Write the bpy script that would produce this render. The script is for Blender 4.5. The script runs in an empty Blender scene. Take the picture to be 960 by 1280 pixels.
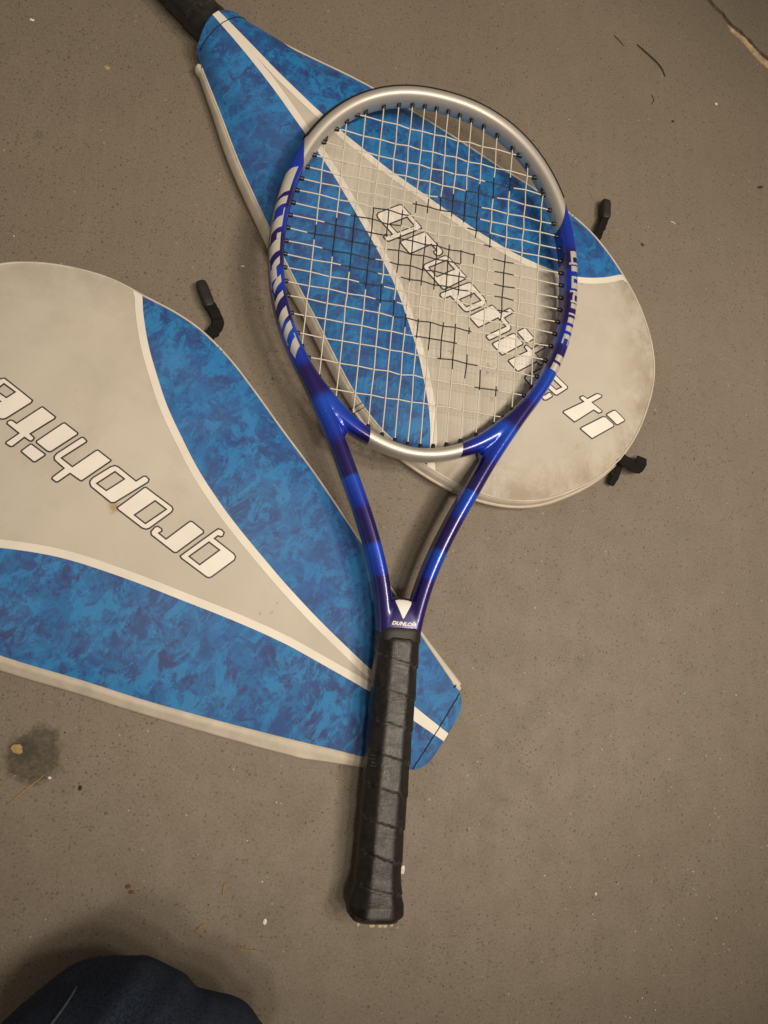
import bpy, bmesh, math, random
import numpy as np
from mathutils import Vector, Matrix, noise
from mathutils.geometry import delaunay_2d_cdt
from mathutils.bvhtree import BVHTree

R = math.radians
MM = 0.001
SC = bpy.context.scene
COL = SC.collection

# ---------------------------------------------------------------- camera
cam_d = bpy.data.cameras.new('camera')
cam = bpy.data.objects.new('camera', cam_d)
COL.objects.link(cam)
cam_d.sensor_fit = 'VERTICAL'
cam_d.sensor_height = 36.0
cam_d.lens = 980 / 1280 * 36.0
cam_d.clip_start = 0.02
cam_d.clip_end = 60
cam.matrix_world = (Matrix.Translation((0, 0, 0.6188))
                    @ Matrix.Rotation(R(-46.0), 4, 'Z') @ Matrix.Rotation(R(18.5), 4, 'X')
                    @ Matrix.Rotation(R(52.0), 4, 'Z'))
cam_d.dof.use_dof = True
cam_d.dof.focus_distance = 0.66
cam_d.dof.aperture_fstop = 11.0
SC.camera = cam

# ---------------------------------------------------------------- light
world = bpy.data.worlds.new('World')
SC.world = world
world.use_nodes = True
bg = world.node_tree.nodes['Background']
bg.inputs['Color'].default_value = (1.0, 0.83, 0.64, 1)
bg.inputs['Strength'].default_value = 0.21

def spot(loc, aim, power, size=0.035, cone=70, blend=0.9, col=(1.0, 0.86, 0.69)):
    d = bpy.data.lights.new('ceiling_lamp', 'SPOT')
    d.energy = power; d.color = col; d.shadow_soft_size = size
    d.spot_size = R(cone); d.spot_blend = blend
    o = bpy.data.objects.new('ceiling_lamp', d); COL.objects.link(o)
    o.location = loc
    o.rotation_euler = (Vector(aim) - Vector(loc)).to_track_quat('-Z', 'Y').to_euler()
AIM = (0.22, 0.29, 0)
spot((1.25, 0.25, 2.15), AIM, 72, 0.15, 37.5, 1.0)
spot((0.95, -0.15, 2.15), AIM, 60, 0.15, 37.5, 1.0)
spot((0.55, -0.45, 2.15), AIM, 56, 0.15, 37.5, 1.0)
spot((0.05, -0.72, 2.15), AIM, 54, 0.15, 37.5, 1.0)

vs = SC.view_settings
vs.view_transform = 'Standard'
vs.look = 'None'
vs.exposure = 0.0
vs.gamma = 1.0
vs.use_curve_mapping = False

# printed lettering of the covers, outlines in the cover's own millimetres
LETTERS = {
 'g': ([(241.73,8.89),(233.11,-21.5),(232.2,-24.41),(229.9,-25.52),(226.78,-25.04),(225.82,-22.13),(226.86,-20.69),(228.95,-20.13),(229.77,-16.78),(210.99,-16.3),(208.53,-15.2),(207.79,-12.55),(213.62,7.67),(214.77,9.4),(216.78,10.01),(240.06,9.78)], [[(231.25,-12.17),(221.19,-12.07),(226.23,5.72),(236.36,5.36)]]),
 'r': ([(251.88,-16.71),(250.46,-17.28),(240.06,-16.7),(238.84,-15.43),(245.42,8.39),(246.97,9.56),(268.19,8.92),(269.98,7.11),(269.92,2.84),(268.45,0.82),(265.13,0.84),(263.96,1.87),(264.81,4.69),(257.79,5.07),(252.61,-15.24)], []),
 'a': ([(293.84,-17.48),(269.67,-17.28),(267.73,-15.91),(267.39,-13.56),(272.46,5.82),(273.91,7.83),(276.75,8.85),(298.93,8.33),(300.4,7.54),(294.78,-16.35)], [[(282.31,-13.43),(271.69,-13.22),(276.93,4.77),(287.28,4.43)]]),
 'p': ([(328.02,3.53),(328.02,0.41),(323.59,-13.92),(321.85,-16.58),(319.48,-17.44),(302.44,-16.74),(300.6,-22.8),(299.09,-24.16),(295.82,-23.57),(295.15,-21.49),(304.22,5.77),(306.23,7.33),(324.49,6.57),(326.77,5.26)], [[(318.78,-13.09),(310.0,-12.88),(314.48,2.17),(323.15,2.16)]]),
 'h': ([(338.52,-18.46),(326.51,-18.17),(326.29,-17.29),(332.46,6.92),(333.33,7.61),(342.51,7.76),(344.95,17.84),(345.89,18.85),(349.51,18.75),(350.26,17.55),(348.19,7.36),(357.2,6.5),(359.18,4.82),(359.36,1.7),(353.84,-18.71),(352.75,-19.6),(349.29,-19.07),(348.88,-17.8),(354.59,2.44),(344.42,2.78),(339.43,-17.33)], []),
 'i': ([(370.07,-20.16),(358.16,-19.87),(357.45,-18.7),(363.19,2.82),(364.27,3.96),(366.01,4.44),(375.56,4.05),(376.2,2.85),(370.95,-19.03)], []),
 'i_dot': ([(377.25,7.0),(365.24,7.1),(364.74,8.0),(366.73,15.72),(367.79,16.57),(378.9,15.91),(379.54,15.13),(378.1,7.69)], []),
 't': ([(389.75,-20.04),(378.05,-19.63),(377.55,-18.29),(383.18,1.56),(379.24,2.04),(378.61,3.51),(378.89,5.31),(380.07,6.01),(384.5,6.07),(386.22,16.25),(387.48,17.53),(391.2,17.69),(391.84,16.51),(389.46,6.05),(400.43,5.56),(401.07,4.1),(400.47,2.01),(398.81,1.18),(395.56,1.27),(390.46,-19.44)], []),
 'e': ([(398.6,-19.5),(424.0,-20.3),(425.6,-18.5),(427,-12.5),(426.5,-11),(423.5,-10.5),(422.2,-11.5),(421.4,-16.7),(411.5,-16.7),(413.3,-9.5),(427.4,-8.8),(429.2,-7.5),(431.5,4.5),(430.5,6.3),(406.5,5.8),(404.5,4.5),(403.4,2.9),(398,-17.5)], [[(414.5,-4.7),(425,-4.3),(427,1.5),(416.3,1.0)]]),
 't2': ([(443.55,-15.15),(456.34,-13.45),(457.03,-11.62),(461.47,9.22),(466.85,10.82),(468.06,14.34),(466.96,15.17),(455.85,13.47),(458.7,24.72),(457.97,26.01),(454.74,24.79),(453.3,23.1),(450.39,12.41),(445.98,11.5),(444.62,8.2),(445.72,6.95),(449.84,7.52),(443.11,-13.57)], []),
 'i2': ([(464.58,-13.7),(477.9,-11.88),(484.55,12.74),(483.67,14.45),(473.3,13.44),(471.36,11.2),(464.25,-12.02)], []),
 'i2_dot': ([(473.07,15.5),(485.33,16.36),(486.31,17.49),(488.57,25.79),(487.84,26.64),(475.99,25.67),(474.43,23.85),(472.45,16.67)], []),
}
COVER_LOWER = (204.0, -28.2, 149.67)
COVER_UPPER = (-37.4, 539.9, -39.87)
INK = [[(-108.3, 524.7), (-88.8, 508.6), (-70.9, 497.0), (-54.2, 485.0), (-38.1, 472.1), (-19.8, 459.6), (-1.3, 445.5), (20.8, 430.7), (39.1, 422.0), (51.8, 413.7), (70.7, 411.3), (68.8, 418.0), (53.4, 430.9), (48.8, 435.7), (28.5, 449.7), (44.3, 466.9), (25.6, 468.3), (5.3, 465.8), (-13.5, 466.4), (-23.3, 475.1), (-36.7, 487.2), (-43.3, 498.6), (-47.3, 519.9), (-40.7, 530.0), (-20.4, 552.9), (-22.3, 559.1), (-49.5, 557.1), (-69.0, 546.0), (-81.8, 538.7)], [(-33.2, 531.7), (-18.9, 543.7), (-2.1, 538.6), (40.1, 533.9), (40.1, 524.3), (17.2, 520.9), (34.7, 509.2), (27.5, 499.7), (50.8, 497.9), (52.6, 493.2), (15.8, 493.0), (-2.0, 495.1), (-21.1, 496.9), (-33.9, 508.5), (-37.1, 521.4)], [(-18.9, 568.8), (3.9, 578.7), (29.9, 591.8), (49.5, 608.8), (70.4, 614.0), (71.2, 602.5), (51.1, 586.9), (42.1, 577.2), (41.6, 563.4), (53.4, 554.1), (54.3, 540.8), (36.7, 549.6), (24.7, 563.3), (2.8, 565.0), (-7.5, 559.6), (-16.7, 558.9)], [(55.9, 538.9), (75.3, 540.1), (78.2, 496.1), (73.1, 494.3), (72.6, 478.9), (65.4, 477.5), (60.7, 492.6)]]
CRACK = [(444.2, 780.0), (468.1, 764.7), (478.1, 755.3), (487.1, 749.8), (496.0, 741.0), (505.1, 736.6), (514.2, 730.0), (523.2, 723.4), (532.2, 715.7), (541.3, 710.1), (552.5, 703.1), (569.7, 691.5)]
RIDGE = [(491.9, 738.7), (499.9, 732.8), (508.0, 729.1), (516.0, 723.2), (524.0, 716.3), (534.0, 707.9), (544.2, 702.6), (552.2, 696.7)]
P_CHIP = [(-101.5, -60.0)]
P_STRAW = [(-80.9, -76.1), (-102.5, -97.3)]
P_STRAW2 = [(52.4, -144.3), (51.7, -152.3)]
P_STRAW3 = [(42.1, -171.5), (36.0, -175.7)]
P_STRAW4 = [(62.7, -187.6), (85.8, -189.7)]
P_TWIG = [(381.8, 679.1), (391.3, 673.0), (402.7, 665.6), (410.3, 658.9), (415.0, 649.5)]
P_TWIG2 = [(354.6, 682.5), (366.8, 672.4)]
P_HAIR = [(398.9, 623.1), (401.7, 616.2), (398.0, 610.2)]
P_WHITE_CHIP = [(185.4, -132.8)]
P_BARK = [(-14.4, -148.1)]
P_BARK2 = [(-11.7, -151.7)]
P_LEAFBIT = [(528.5, 546.2)]
P_BIT2 = [(389.3, 446.6)]
P_BIT3 = [(424.3, 597.4)]
P_WHITE2 = [(476.7, 633.8)]
P_WHITEHAIR = [(420.9, 479.9), (426.3, 478.4)]
P_WHITE3 = [(8.0, 339.1), (11.3, 339.8)]
P_POLY = [(348.9, -147.3)]
P_PAINT = [(354.3, -82.8)]
P_WHITE4 = [(-188.1, 525.4)]
P_TAN1 = [(-123.4, 497.3)]
P_TAN2 = [(-164.5, 423.0)]
P_SEED = [(-56.2, -84.1)]
P_SEED2 = [(-77.4, -78.1)]
P_FLAKE = [(84.2, -170.1)]

# ---------------------------------------------------------------- helpers
def tag(o, label=None, cat=None, group=None, kind=None):
    if label: o['label'] = label
    if cat: o['category'] = cat
    if group: o['group'] = group
    if kind: o['kind'] = kind
    return o

def empty(name, loc, rz=0.0, rx=0.0):
    o = bpy.data.objects.new(name, None)
    COL.objects.link(o)
    o.empty_display_size = 0.02
    o.location = loc
    o.rotation_euler = (rx, 0, rz)
    return o

def link(name, me, mat, parent=None):
    if mat is not None and len(me.materials) == 0:
        me.materials.append(mat)
    o = bpy.data.objects.new(name, me)
    COL.objects.link(o)
    if parent is not None:
        o.parent = parent
    return o

def mesh(name, verts, faces, smooth=True):
    me = bpy.data.meshes.new(name)
    me.from_pydata([tuple(v) for v in verts], [], [tuple(f) for f in faces])
    me.update()
    if smooth:
        me.polygons.foreach_set('use_smooth', [True] * len(me.polygons))
    return me

def catmull(P, n):
    P = [np.array(p, float) for p in P]
    P = [2 * P[0] - P[1]] + P + [2 * P[-1] - P[-2]]
    o = []
    for i in range(1, len(P) - 2):
        a, b, c, d = P[i - 1:i + 3]
        for k in range(n):
            t = k / n
            o.append(.5 * ((2 * b) + (c - a) * t + (2 * a - 5 * b + 4 * c - d) * t * t + (3 * b - a - 3 * c + d) * t ** 3))
    o.append(P[-2])
    return np.array(o)

def resample(p, step):
    p = np.array(p, float)
    s = np.r_[0, np.cumsum(np.linalg.norm(np.diff(p, axis=0), axis=1))]
    n = max(2, int(round(s[-1] / step)) + 1)
    t = np.linspace(0, s[-1], n)
    return np.stack([np.interp(t, s, p[:, k]) for k in range(p.shape[1])], 1)

def close_resample(poly, step):
    p = list(poly)
    out = []
    for i in range(len(p)):
        a = np.array(p[i], float); b = np.array(p[(i + 1) % len(p)], float)
        n = max(1, int(np.ceil(np.linalg.norm(b - a) / step)))
        for k in range(n):
            out.append(tuple(a + (b - a) * k / n))
    return out

def inside(P, poly):
    P = np.atleast_2d(P); poly = np.array(poly, float)
    x, y = P[:, 0], P[:, 1]
    r = np.zeros(len(P), bool)
    j = len(poly) - 1
    for i in range(len(poly)):
        xi, yi = poly[i]; xj, yj = poly[j]
        c = ((yi > y) != (yj > y)) & (x < (xj - xi) * (y - yi) / (yj - yi + 1e-12) + xi)
        r ^= c
        j = i
    return r

def seg_dist(P, line):
    P = np.atleast_2d(P); line = np.array(line, float)
    best = np.full(len(P), 1e9)
    for i in range(len(line) - 1):
        a, b = line[i], line[i + 1]
        d = b - a; L = (d ** 2).sum() + 1e-12
        t = np.clip(((P - a) @ d) / L, 0, 1)
        q = a + t[:, None] * d
        best = np.minimum(best, np.hypot(P[:, 0] - q[:, 0], P[:, 1] - q[:, 1]))
    return best

def offset_poly(poly, d):
    p = np.array(poly, float)
    a = np.sum(p[:, 0] * np.roll(p[:, 1], -1) - np.roll(p[:, 0], -1) * p[:, 1])
    sg = 1 if a > 0 else -1
    out = []
    n = len(p)
    for i in range(n):
        e1 = p[i] - p[i - 1]; e2 = p[(i + 1) % n] - p[i]
        e1 /= np.linalg.norm(e1) + 1e-9; e2 /= np.linalg.norm(e2) + 1e-9
        n1 = np.array([e1[1], -e1[0]]) * sg; n2 = np.array([e2[1], -e2[0]]) * sg
        m = n1 + n2; L = np.linalg.norm(m)
        m = m / L if L > 1e-6 else n1
        k = d / max(0.45, float(m @ n1))
        out.append(tuple(p[i] + m * k))
    return out

def sheet(name, poly, holes, H, dz, spacing, mat, parent, nrm=False):
    """a piece of cloth or print: the polygon (mm) meshed and laid on the height field H"""
    loops = [close_resample(poly, spacing)] + [close_resample(h, spacing) for h in holes]
    V = []; E = []
    for lp in loops:
        b = len(V)
        V += lp
        E += [(b + i, b + (i + 1) % len(lp)) for i in range(len(lp))]
    pa = np.array(loops[0])
    x0, y0 = pa.min(0); x1, y1 = pa.max(0)
    gx = np.arange(x0 + spacing * .5, x1, spacing); gy = np.arange(y0 + spacing * .5, y1, spacing)
    if len(gx) and len(gy):
        G = np.array([(x + (spacing * .5 if j % 2 else 0), y) for j, y in enumerate(gy) for x in gx])
        ok = inside(G, loops[0])
        for h in loops[1:]:
            ok &= ~inside(G, h)
        G = G[ok]
        if len(G):
            d = np.full(len(G), 1e9)
            for lp in loops:
                d = np.minimum(d, seg_dist(G, lp + [lp[0]]))
            V += [tuple(g) for g in G[d > spacing * .45]]
    r = delaunay_2d_cdt([Vector(v) for v in V], E, [], 0, 1e-5)
    vv = np.array([tuple(v) for v in r[0]])
    F = [tuple(f) for f in r[2]]
    cen = np.array([vv[list(f)].mean(0) for f in F])
    ok = inside(cen, loops[0])
    for h in loops[1:]:
        ok &= ~inside(cen, h)
    z = H(vv) + dz
    F2 = []
    for f, k in zip(F, ok):
        if not k: continue
        a, b, c = vv[f[0]], vv[f[1]], vv[f[2]]
        if (b[0] - a[0]) * (c[1] - a[1]) - (b[1] - a[1]) * (c[0] - a[0]) < 0: f = f[::-1]
        F2.append(f)
    me = mesh(name, [(p[0] * MM, p[1] * MM, q * MM) for p, q in zip(vv, z)], F2)
    if nrm is not False:
        g = 1.6
        gx = (H(vv + [g, 0]) - H(vv - [g, 0])) / (2 * g); gy = (H(vv + [0, g]) - H(vv - [0, g])) / (2 * g)
        near = seg_dist(vv, nrm) < 3.0 if nrm is not True else np.zeros(len(vv), bool)
        gx = np.clip(gx, -1.2, 1.2); gy = np.clip(gy, -1.2, 1.2)
        N = np.stack([-gx, -gy, np.ones(len(vv))], 1); N /= np.linalg.norm(N, axis=1)[:, None]
        N[near] = 0          # zero keeps the mesh's own normal at the rim
        me.normals_split_custom_set_from_vertices([tuple(q) for q in N])
    return link(name, me, mat, parent)

def tube(P, rad, sides=8, caps=True):
    """verts, faces of a tube along P (any unit); rad scalar or list"""
    P = np.array(P, float); n = len(P)
    rad = np.full(n, rad) if np.isscalar(rad) else np.array(rad, float)
    T = np.gradient(P, axis=0)
    T /= np.linalg.norm(T, axis=1)[:, None] + 1e-12
    up = np.array([0, 0, 1.0])
    if abs(T[0] @ up) > .9: up = np.array([1.0, 0, 0])
    V = []; F = []
    N = up - (up @ T[0]) * T[0]; N /= np.linalg.norm(N)
    for i in range(n):
        N = N - (N @ T[i]) * T[i]; N /= np.linalg.norm(N) + 1e-12
        B = np.cross(T[i], N)
        for k in range(sides):
            a = 2 * math.pi * k / sides
            V.append(P[i] + rad[i] * (math.cos(a) * N + math.sin(a) * B))
    for i in range(n - 1):
        for k in range(sides):
            a = i * sides + k; b = i * sides + (k + 1) % sides
            F.append((a, b, b + sides, a + sides))
    if caps:
        F.append(tuple(range(sides))[::-1]); F.append(tuple(range((n - 1) * sides, n * sides)))
    return V, F

def tube_obj(name, P, rad, mat, parent, sides=8):
    V, F = tube(np.array(P) * MM, (np.array(rad) * MM) if not np.isscalar(rad) else rad * MM, sides)
    return link(name, mesh(name, V, F), mat, parent)

def rings(V_rings, caps=True):
    n = len(V_rings[0]); V = [v for r in V_rings for v in r]; F = []
    for i in range(len(V_rings) - 1):
        for k in range(n):
            a = i * n + k; b = i * n + (k + 1) % n
            F.append((a, b, b + n, a + n))
    if caps:
        F.append(tuple(range(n))[::-1]); F.append(tuple(range((len(V_rings) - 1) * n, len(V_rings) * n)))
    return V, F

def bake(me, *mods):
    """evaluate modifiers on a mesh and return the plain result"""
    o = bpy.data.objects.new('tmp', me); COL.objects.link(o)
    for typ, kw in mods:
        m = o.modifiers.new(typ.lower(), typ)
        for k, v in kw.items(): setattr(m, k, v)
    dg = bpy.context.evaluated_depsgraph_get()
    r = bpy.data.meshes.new_from_object(o.evaluated_get(dg))
    bpy.data.objects.remove(o)
    r.polygons.foreach_set('use_smooth', [True] * len(r.polygons))
    return r

# ---------------------------------------------------------------- materials
class NT:
    def __init__(s, name):
        s.m = bpy.data.materials.new(name); s.m.use_nodes = True
        s.t = s.m.node_tree; s.b = s.t.nodes['Principled BSDF']
        s.tc = None
    def n(s, typ, **kw):
        x = s.t.nodes.new(typ)
        for k, v in kw.items():
            if k.startswith('i_'):
                x.inputs[k[2:].replace('_', ' ')].default_value = v
            else: setattr(x, k, v)
        return x
    def l(s, a, b): s.t.links.new(a, b)
    def coord(s):
        if s.tc is None: s.tc = s.n('ShaderNodeTexCoord')
        return s.tc.outputs['Object']
    def noise(s, scale, detail=3, rough=.55, dist=0.0, vec=None):
        x = s.n('ShaderNodeTexNoise'); x.inputs['Scale'].default_value = scale
        x.inputs['Detail'].default_value = detail; x.inputs['Roughness'].default_value = rough
        x.inputs['Distortion'].default_value = dist
        s.l(vec or s.coord(), x.inputs['Vector']); return x.outputs['Fac']
    def ramp(s, fac, stops, interp='LINEAR'):
        x = s.n('ShaderNodeValToRGB'); e = x.color_ramp.elements; x.color_ramp.interpolation = interp
        while len(e) < len(stops): e.new(0.5)
        for q, (p, c) in zip(e, stops):
            q.position = p; q.color = (c, c, c, 1) if np.isscalar(c) else (*c, 1)
        s.l(fac, x.inputs['Fac']); return x.outputs['Color']
    def mix(s, fac, a, b, mode='MIX'):
        x = s.n('ShaderNodeMix', data_type='RGBA', blend_type=mode)
        for v, i in ((fac, 0), (a, 6), (b, 7)):
            if hasattr(v, 'is_linked'): s.l(v, x.inputs[i])
            elif i == 0: x.inputs[0].default_value = v
            else: x.inputs[i].default_value = (*v, 1)
        return x.outputs[2]
    def math(s, op, a, b=0.0, c=None):
        x = s.n('ShaderNodeMath', operation=op)
        for i, v in enumerate((a, b, c)):
            if v is None: continue
            if hasattr(v, 'is_linked'): s.l(v, x.inputs[i])
            else: x.inputs[i].default_value = v
        return x.outputs[0]
    def attr(s, name):
        x = s.n('ShaderNodeAttribute'); x.attribute_name = name; return x.outputs['Fac']
    def xyz(s, v=None):
        x = s.n('ShaderNodeSeparateXYZ'); s.l(v or s.coord(), x.inputs[0]); return x.outputs
    def bump(s, h, strength, dist=.001):
        x = s.n('ShaderNodeBump'); x.inputs['Strength'].default_value = strength
        x.inputs['Distance'].default_value = dist; s.l(h, x.inputs['Height'])
        s.l(x.outputs[0], s.b.inputs['Normal'])
    def base(s, v):
        if hasattr(v, 'is_linked'): s.l(v, s.b.inputs['Base Color'])
        else: s.b.inputs['Base Color'].default_value = (*v, 1)
    def set(s, **kw):
        for k, v in kw.items():
            i = s.b.inputs[k.replace('_', ' ')]
            if hasattr(v, 'is_linked'): s.l(v, i)
            else: i.default_value = v
        return s.m

def m_simple(name, col, rough=.6, var=.12, scale=300, bump=.15, **kw):
    t = NT(name)
    f = t.noise(scale, 4)
    d = tuple(c * (1 - var) for c in col); b = tuple(min(1, c * (1 + var)) for c in col)
    t.base(t.ramp(f, [(.3, d), (.7, b)]))
    t.bump(f, bump, .0006)
    return t.set(Roughness=rough, **kw)

def m_floor():
    t = NT('painted_concrete')
    big = t.noise(4.5, 4, .6)
    mid = t.noise(38, 5, .65, .3)
    blot = t.noise(230, 4, .7)
    fine = t.noise(620, 4, .75)
    grit = t.noise(1500, 3, .7)
    c = t.mix(t.ramp(big, [(.3, 0), (.72, 1)]), (.170, .140, .110), (.216, .178, .140))
    c = t.mix(t.ramp(mid, [(.42, 0), (.75, .45)]), c, (.148, .125, .092))
    c = t.mix(t.ramp(blot, [(.40, .4), (.52, 0)]), c, (.158, .144, .108))
    c = t.mix(t.ramp(blot, [(.52, 0), (.68, .5)]), c, (.205, .166, .130))
    c = t.mix(t.ramp(fine, [(.53, 0), (.68, .85)]), c, (.082, .070, .050))
    c = t.mix(t.ramp(fine, [(.30, .75), (.44, 0)]), c, (.265, .23, .185))
    c = t.mix(t.ramp(grit, [(.28, .6), (.43, 0)]), c, (.285, .248, .20))
    # dark pores and pale grains, cell by cell
    for sc_, lo, rad, colr, amt in ((300, .80, .24, (.075, .058, .040), .65), (420, .80, .30, (.070, .055, .038), .6), (260, .95, .18, (.40, .35, .28), .55), (110, .965, .10, (.06, .042, .026), .7)):
        v = t.n('ShaderNodeTexVoronoi'); v.inputs['Scale'].default_value = sc_; t.l(t.coord(), v.inputs['Vector'])
        sp_ = t.n('ShaderNodeSeparateColor'); t.l(v.outputs['Color'], sp_.inputs[0])
        pick = t.math('GREATER_THAN', sp_.outputs[0], lo)
        size = t.math('MULTIPLY', t.math('ADD', .35, sp_.outputs[1]), rad)
        dot = t.math('LESS_THAN', t.math('ADD', v.outputs['Distance'], t.math('MULTIPLY', t.math('SUBTRACT', grit, .5), .25)), size)
        c = t.mix(t.math('MULTIPLY', t.math('MULTIPLY', pick, dot), amt), c, colr)
    # worn rusty freckles
    v = t.n('ShaderNodeTexVoronoi'); v.inputs['Scale'].default_value = 85; t.l(t.coord(), v.inputs['Vector'])
    sp = t.ramp(v.outputs['Distance'], [(.05, 1), (.13, 0)])
    keep = t.ramp(t.noise(22, 2), [(.56, 0), (.62, .55)])
    c = t.mix(t.math('MULTIPLY', sp, keep), c, (.075, .055, .036))
    # broad scuffs
    mp = t.n('ShaderNodeMapping'); t.l(t.coord(), mp.inputs[0])
    mp.inputs['Rotation'].default_value = (0, 0, .9); mp.inputs['Scale'].default_value = (14, 1.6, 1)
    sc = t.noise(6, 5, .7, .4, mp.outputs[0])
    c = t.mix(t.ramp(sc, [(.52, 0), (.8, .45)]), c, (.222, .19, .15))
    # an old oily spot
    def spot_mask(x, y, rx, ry, soft, nz):
        p = t.n('ShaderNodeVectorMath', operation='SUBTRACT'); t.l(t.coord(), p.inputs[0]); p.inputs[1].default_value = (x, y, 0)
        q = t.n('ShaderNodeVectorMath', operation='DIVIDE'); t.l(p.outputs[0], q.inputs[0]); q.inputs[1].default_value = (rx, ry, 1)
        n = t.n('ShaderNodeVectorMath', operation='LENGTH'); t.l(q.outputs[0], n.inputs[0])
        d = t.math('ADD', n.outputs['Value'], t.math('MULTIPLY', t.math('SUBTRACT', t.noise(75, 6, .72), .5), nz))
        return t.ramp(d, [(1 - soft, 1), (1, 0)])
    st = spot_mask(-.090, -.064, .0215, .0225, .28, 1.5)
    st = t.math('MULTIPLY', st, t.ramp(t.noise(260, 4, .7), [(.3, .45), (.65, .95)]))
    c = t.mix(st, c, (.045, .034, .020))
    st2 = spot_mask(-.097, -.060, .011, .010, .5, .8)
    c = t.mix(t.math('MULTIPLY', st2, .6), c, (.03, .024, .014))
    for (x, y, r_, k) in ((.262, -.08, .011, .22), (-.165, .42, .007, .3)):
        c = t.mix(t.math('MULTIPLY', spot_mask(x, y, r_, r_ * .8, .8, 1.3), k), c, (.06, .052, .036))
    t.base(c)
    h = t.math('ADD', t.math('MULTIPLY', fine, .6), t.math('MULTIPLY', grit, .35))
    t.bump(h, .6, .0007)
    return t.set(Roughness=t.ramp(mid, [(.3, .45), (.7, .60)]), Specular_IOR_Level=.38)

def m_blue_cloth():
    t = NT('marbled_blue_cloth')
    mp = t.n('ShaderNodeMapping'); t.l(t.coord(), mp.inputs[0]); mp.inputs['Location'].default_value = (3.1, 1.7, .4)
    mq = t.n('ShaderNodeMapping'); t.l(t.coord(), mq.inputs[0]); mq.inputs['Location'].default_value = (7.7, 4.2, 1.4); mq.inputs['Rotation'].default_value = (0, 0, .6); mq.inputs['Scale'].default_value = (1, .62, 1)
    a = t.noise(52, 8, .72, .5)
    b = t.noise(70, 8, .76, .6, mq.outputs[0])
    c = t.noise(9, 3, .5, .2)
    d = t.noise(60, 8, .76, .6, mp.outputs[0])
    e = t.noise(130, 6, .74, .4)
    col = t.mix(t.ramp(a, [(.44, 0), (.54, 1)]), (.014, .066, .240), (.011, .128, .370))
    col = t.mix(t.ramp(d, [(.53, 0), (.60, .8)]), col, (.024, .036, .160))
    col = t.mix(t.ramp(b, [(.49, 0), (.56, .85)]), col, (.013, .205, .510))
    col = t.mix(t.ramp(e, [(.56, 0), (.63, .55)]), col, (.022, .036, .165))
    col = t.mix(t.ramp(c, [(.45, 0), (.70, .35)]), col, (.010, .125, .42))
    dust = t.noise(7, 4, .6)
    col = t.mix(t.ramp(dust, [(.40, .01), (.80, .08)]), col, (.36, .33, .29))
    scr = t.n('ShaderNodeMapping'); t.l(t.coord(), scr.inputs[0]); scr.inputs['Rotation'].default_value = (0, 0, .4); scr.inputs['Scale'].default_value = (1, .08, 1)
    sk_ = t.ramp(t.noise(260, 4, .7, .2, scr.outputs[0]), [(.66, 0), (.72, .35)])
    col = t.mix(sk_, col, (.10, .25, .50))
    t.base(col)
    w = t.n('ShaderNodeTexWave'); w.inputs['Scale'].default_value = 420; w.inputs['Distortion'].default_value = 1.5; t.l(t.coord(), w.inputs['Vector'])
    h = t.math('ADD', t.math('MULTIPLY', w.outputs['Fac'], .3), t.math('MULTIPLY', t.noise(500, 3), .6))
    h = t.math('ADD', h, t.math('MULTIPLY', t.noise(22, 4, .6, .8), 3.0))
    t.bump(h, .35, .0008)
    return t.set(Roughness=.46, Specular_IOR_Level=.28)

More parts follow.
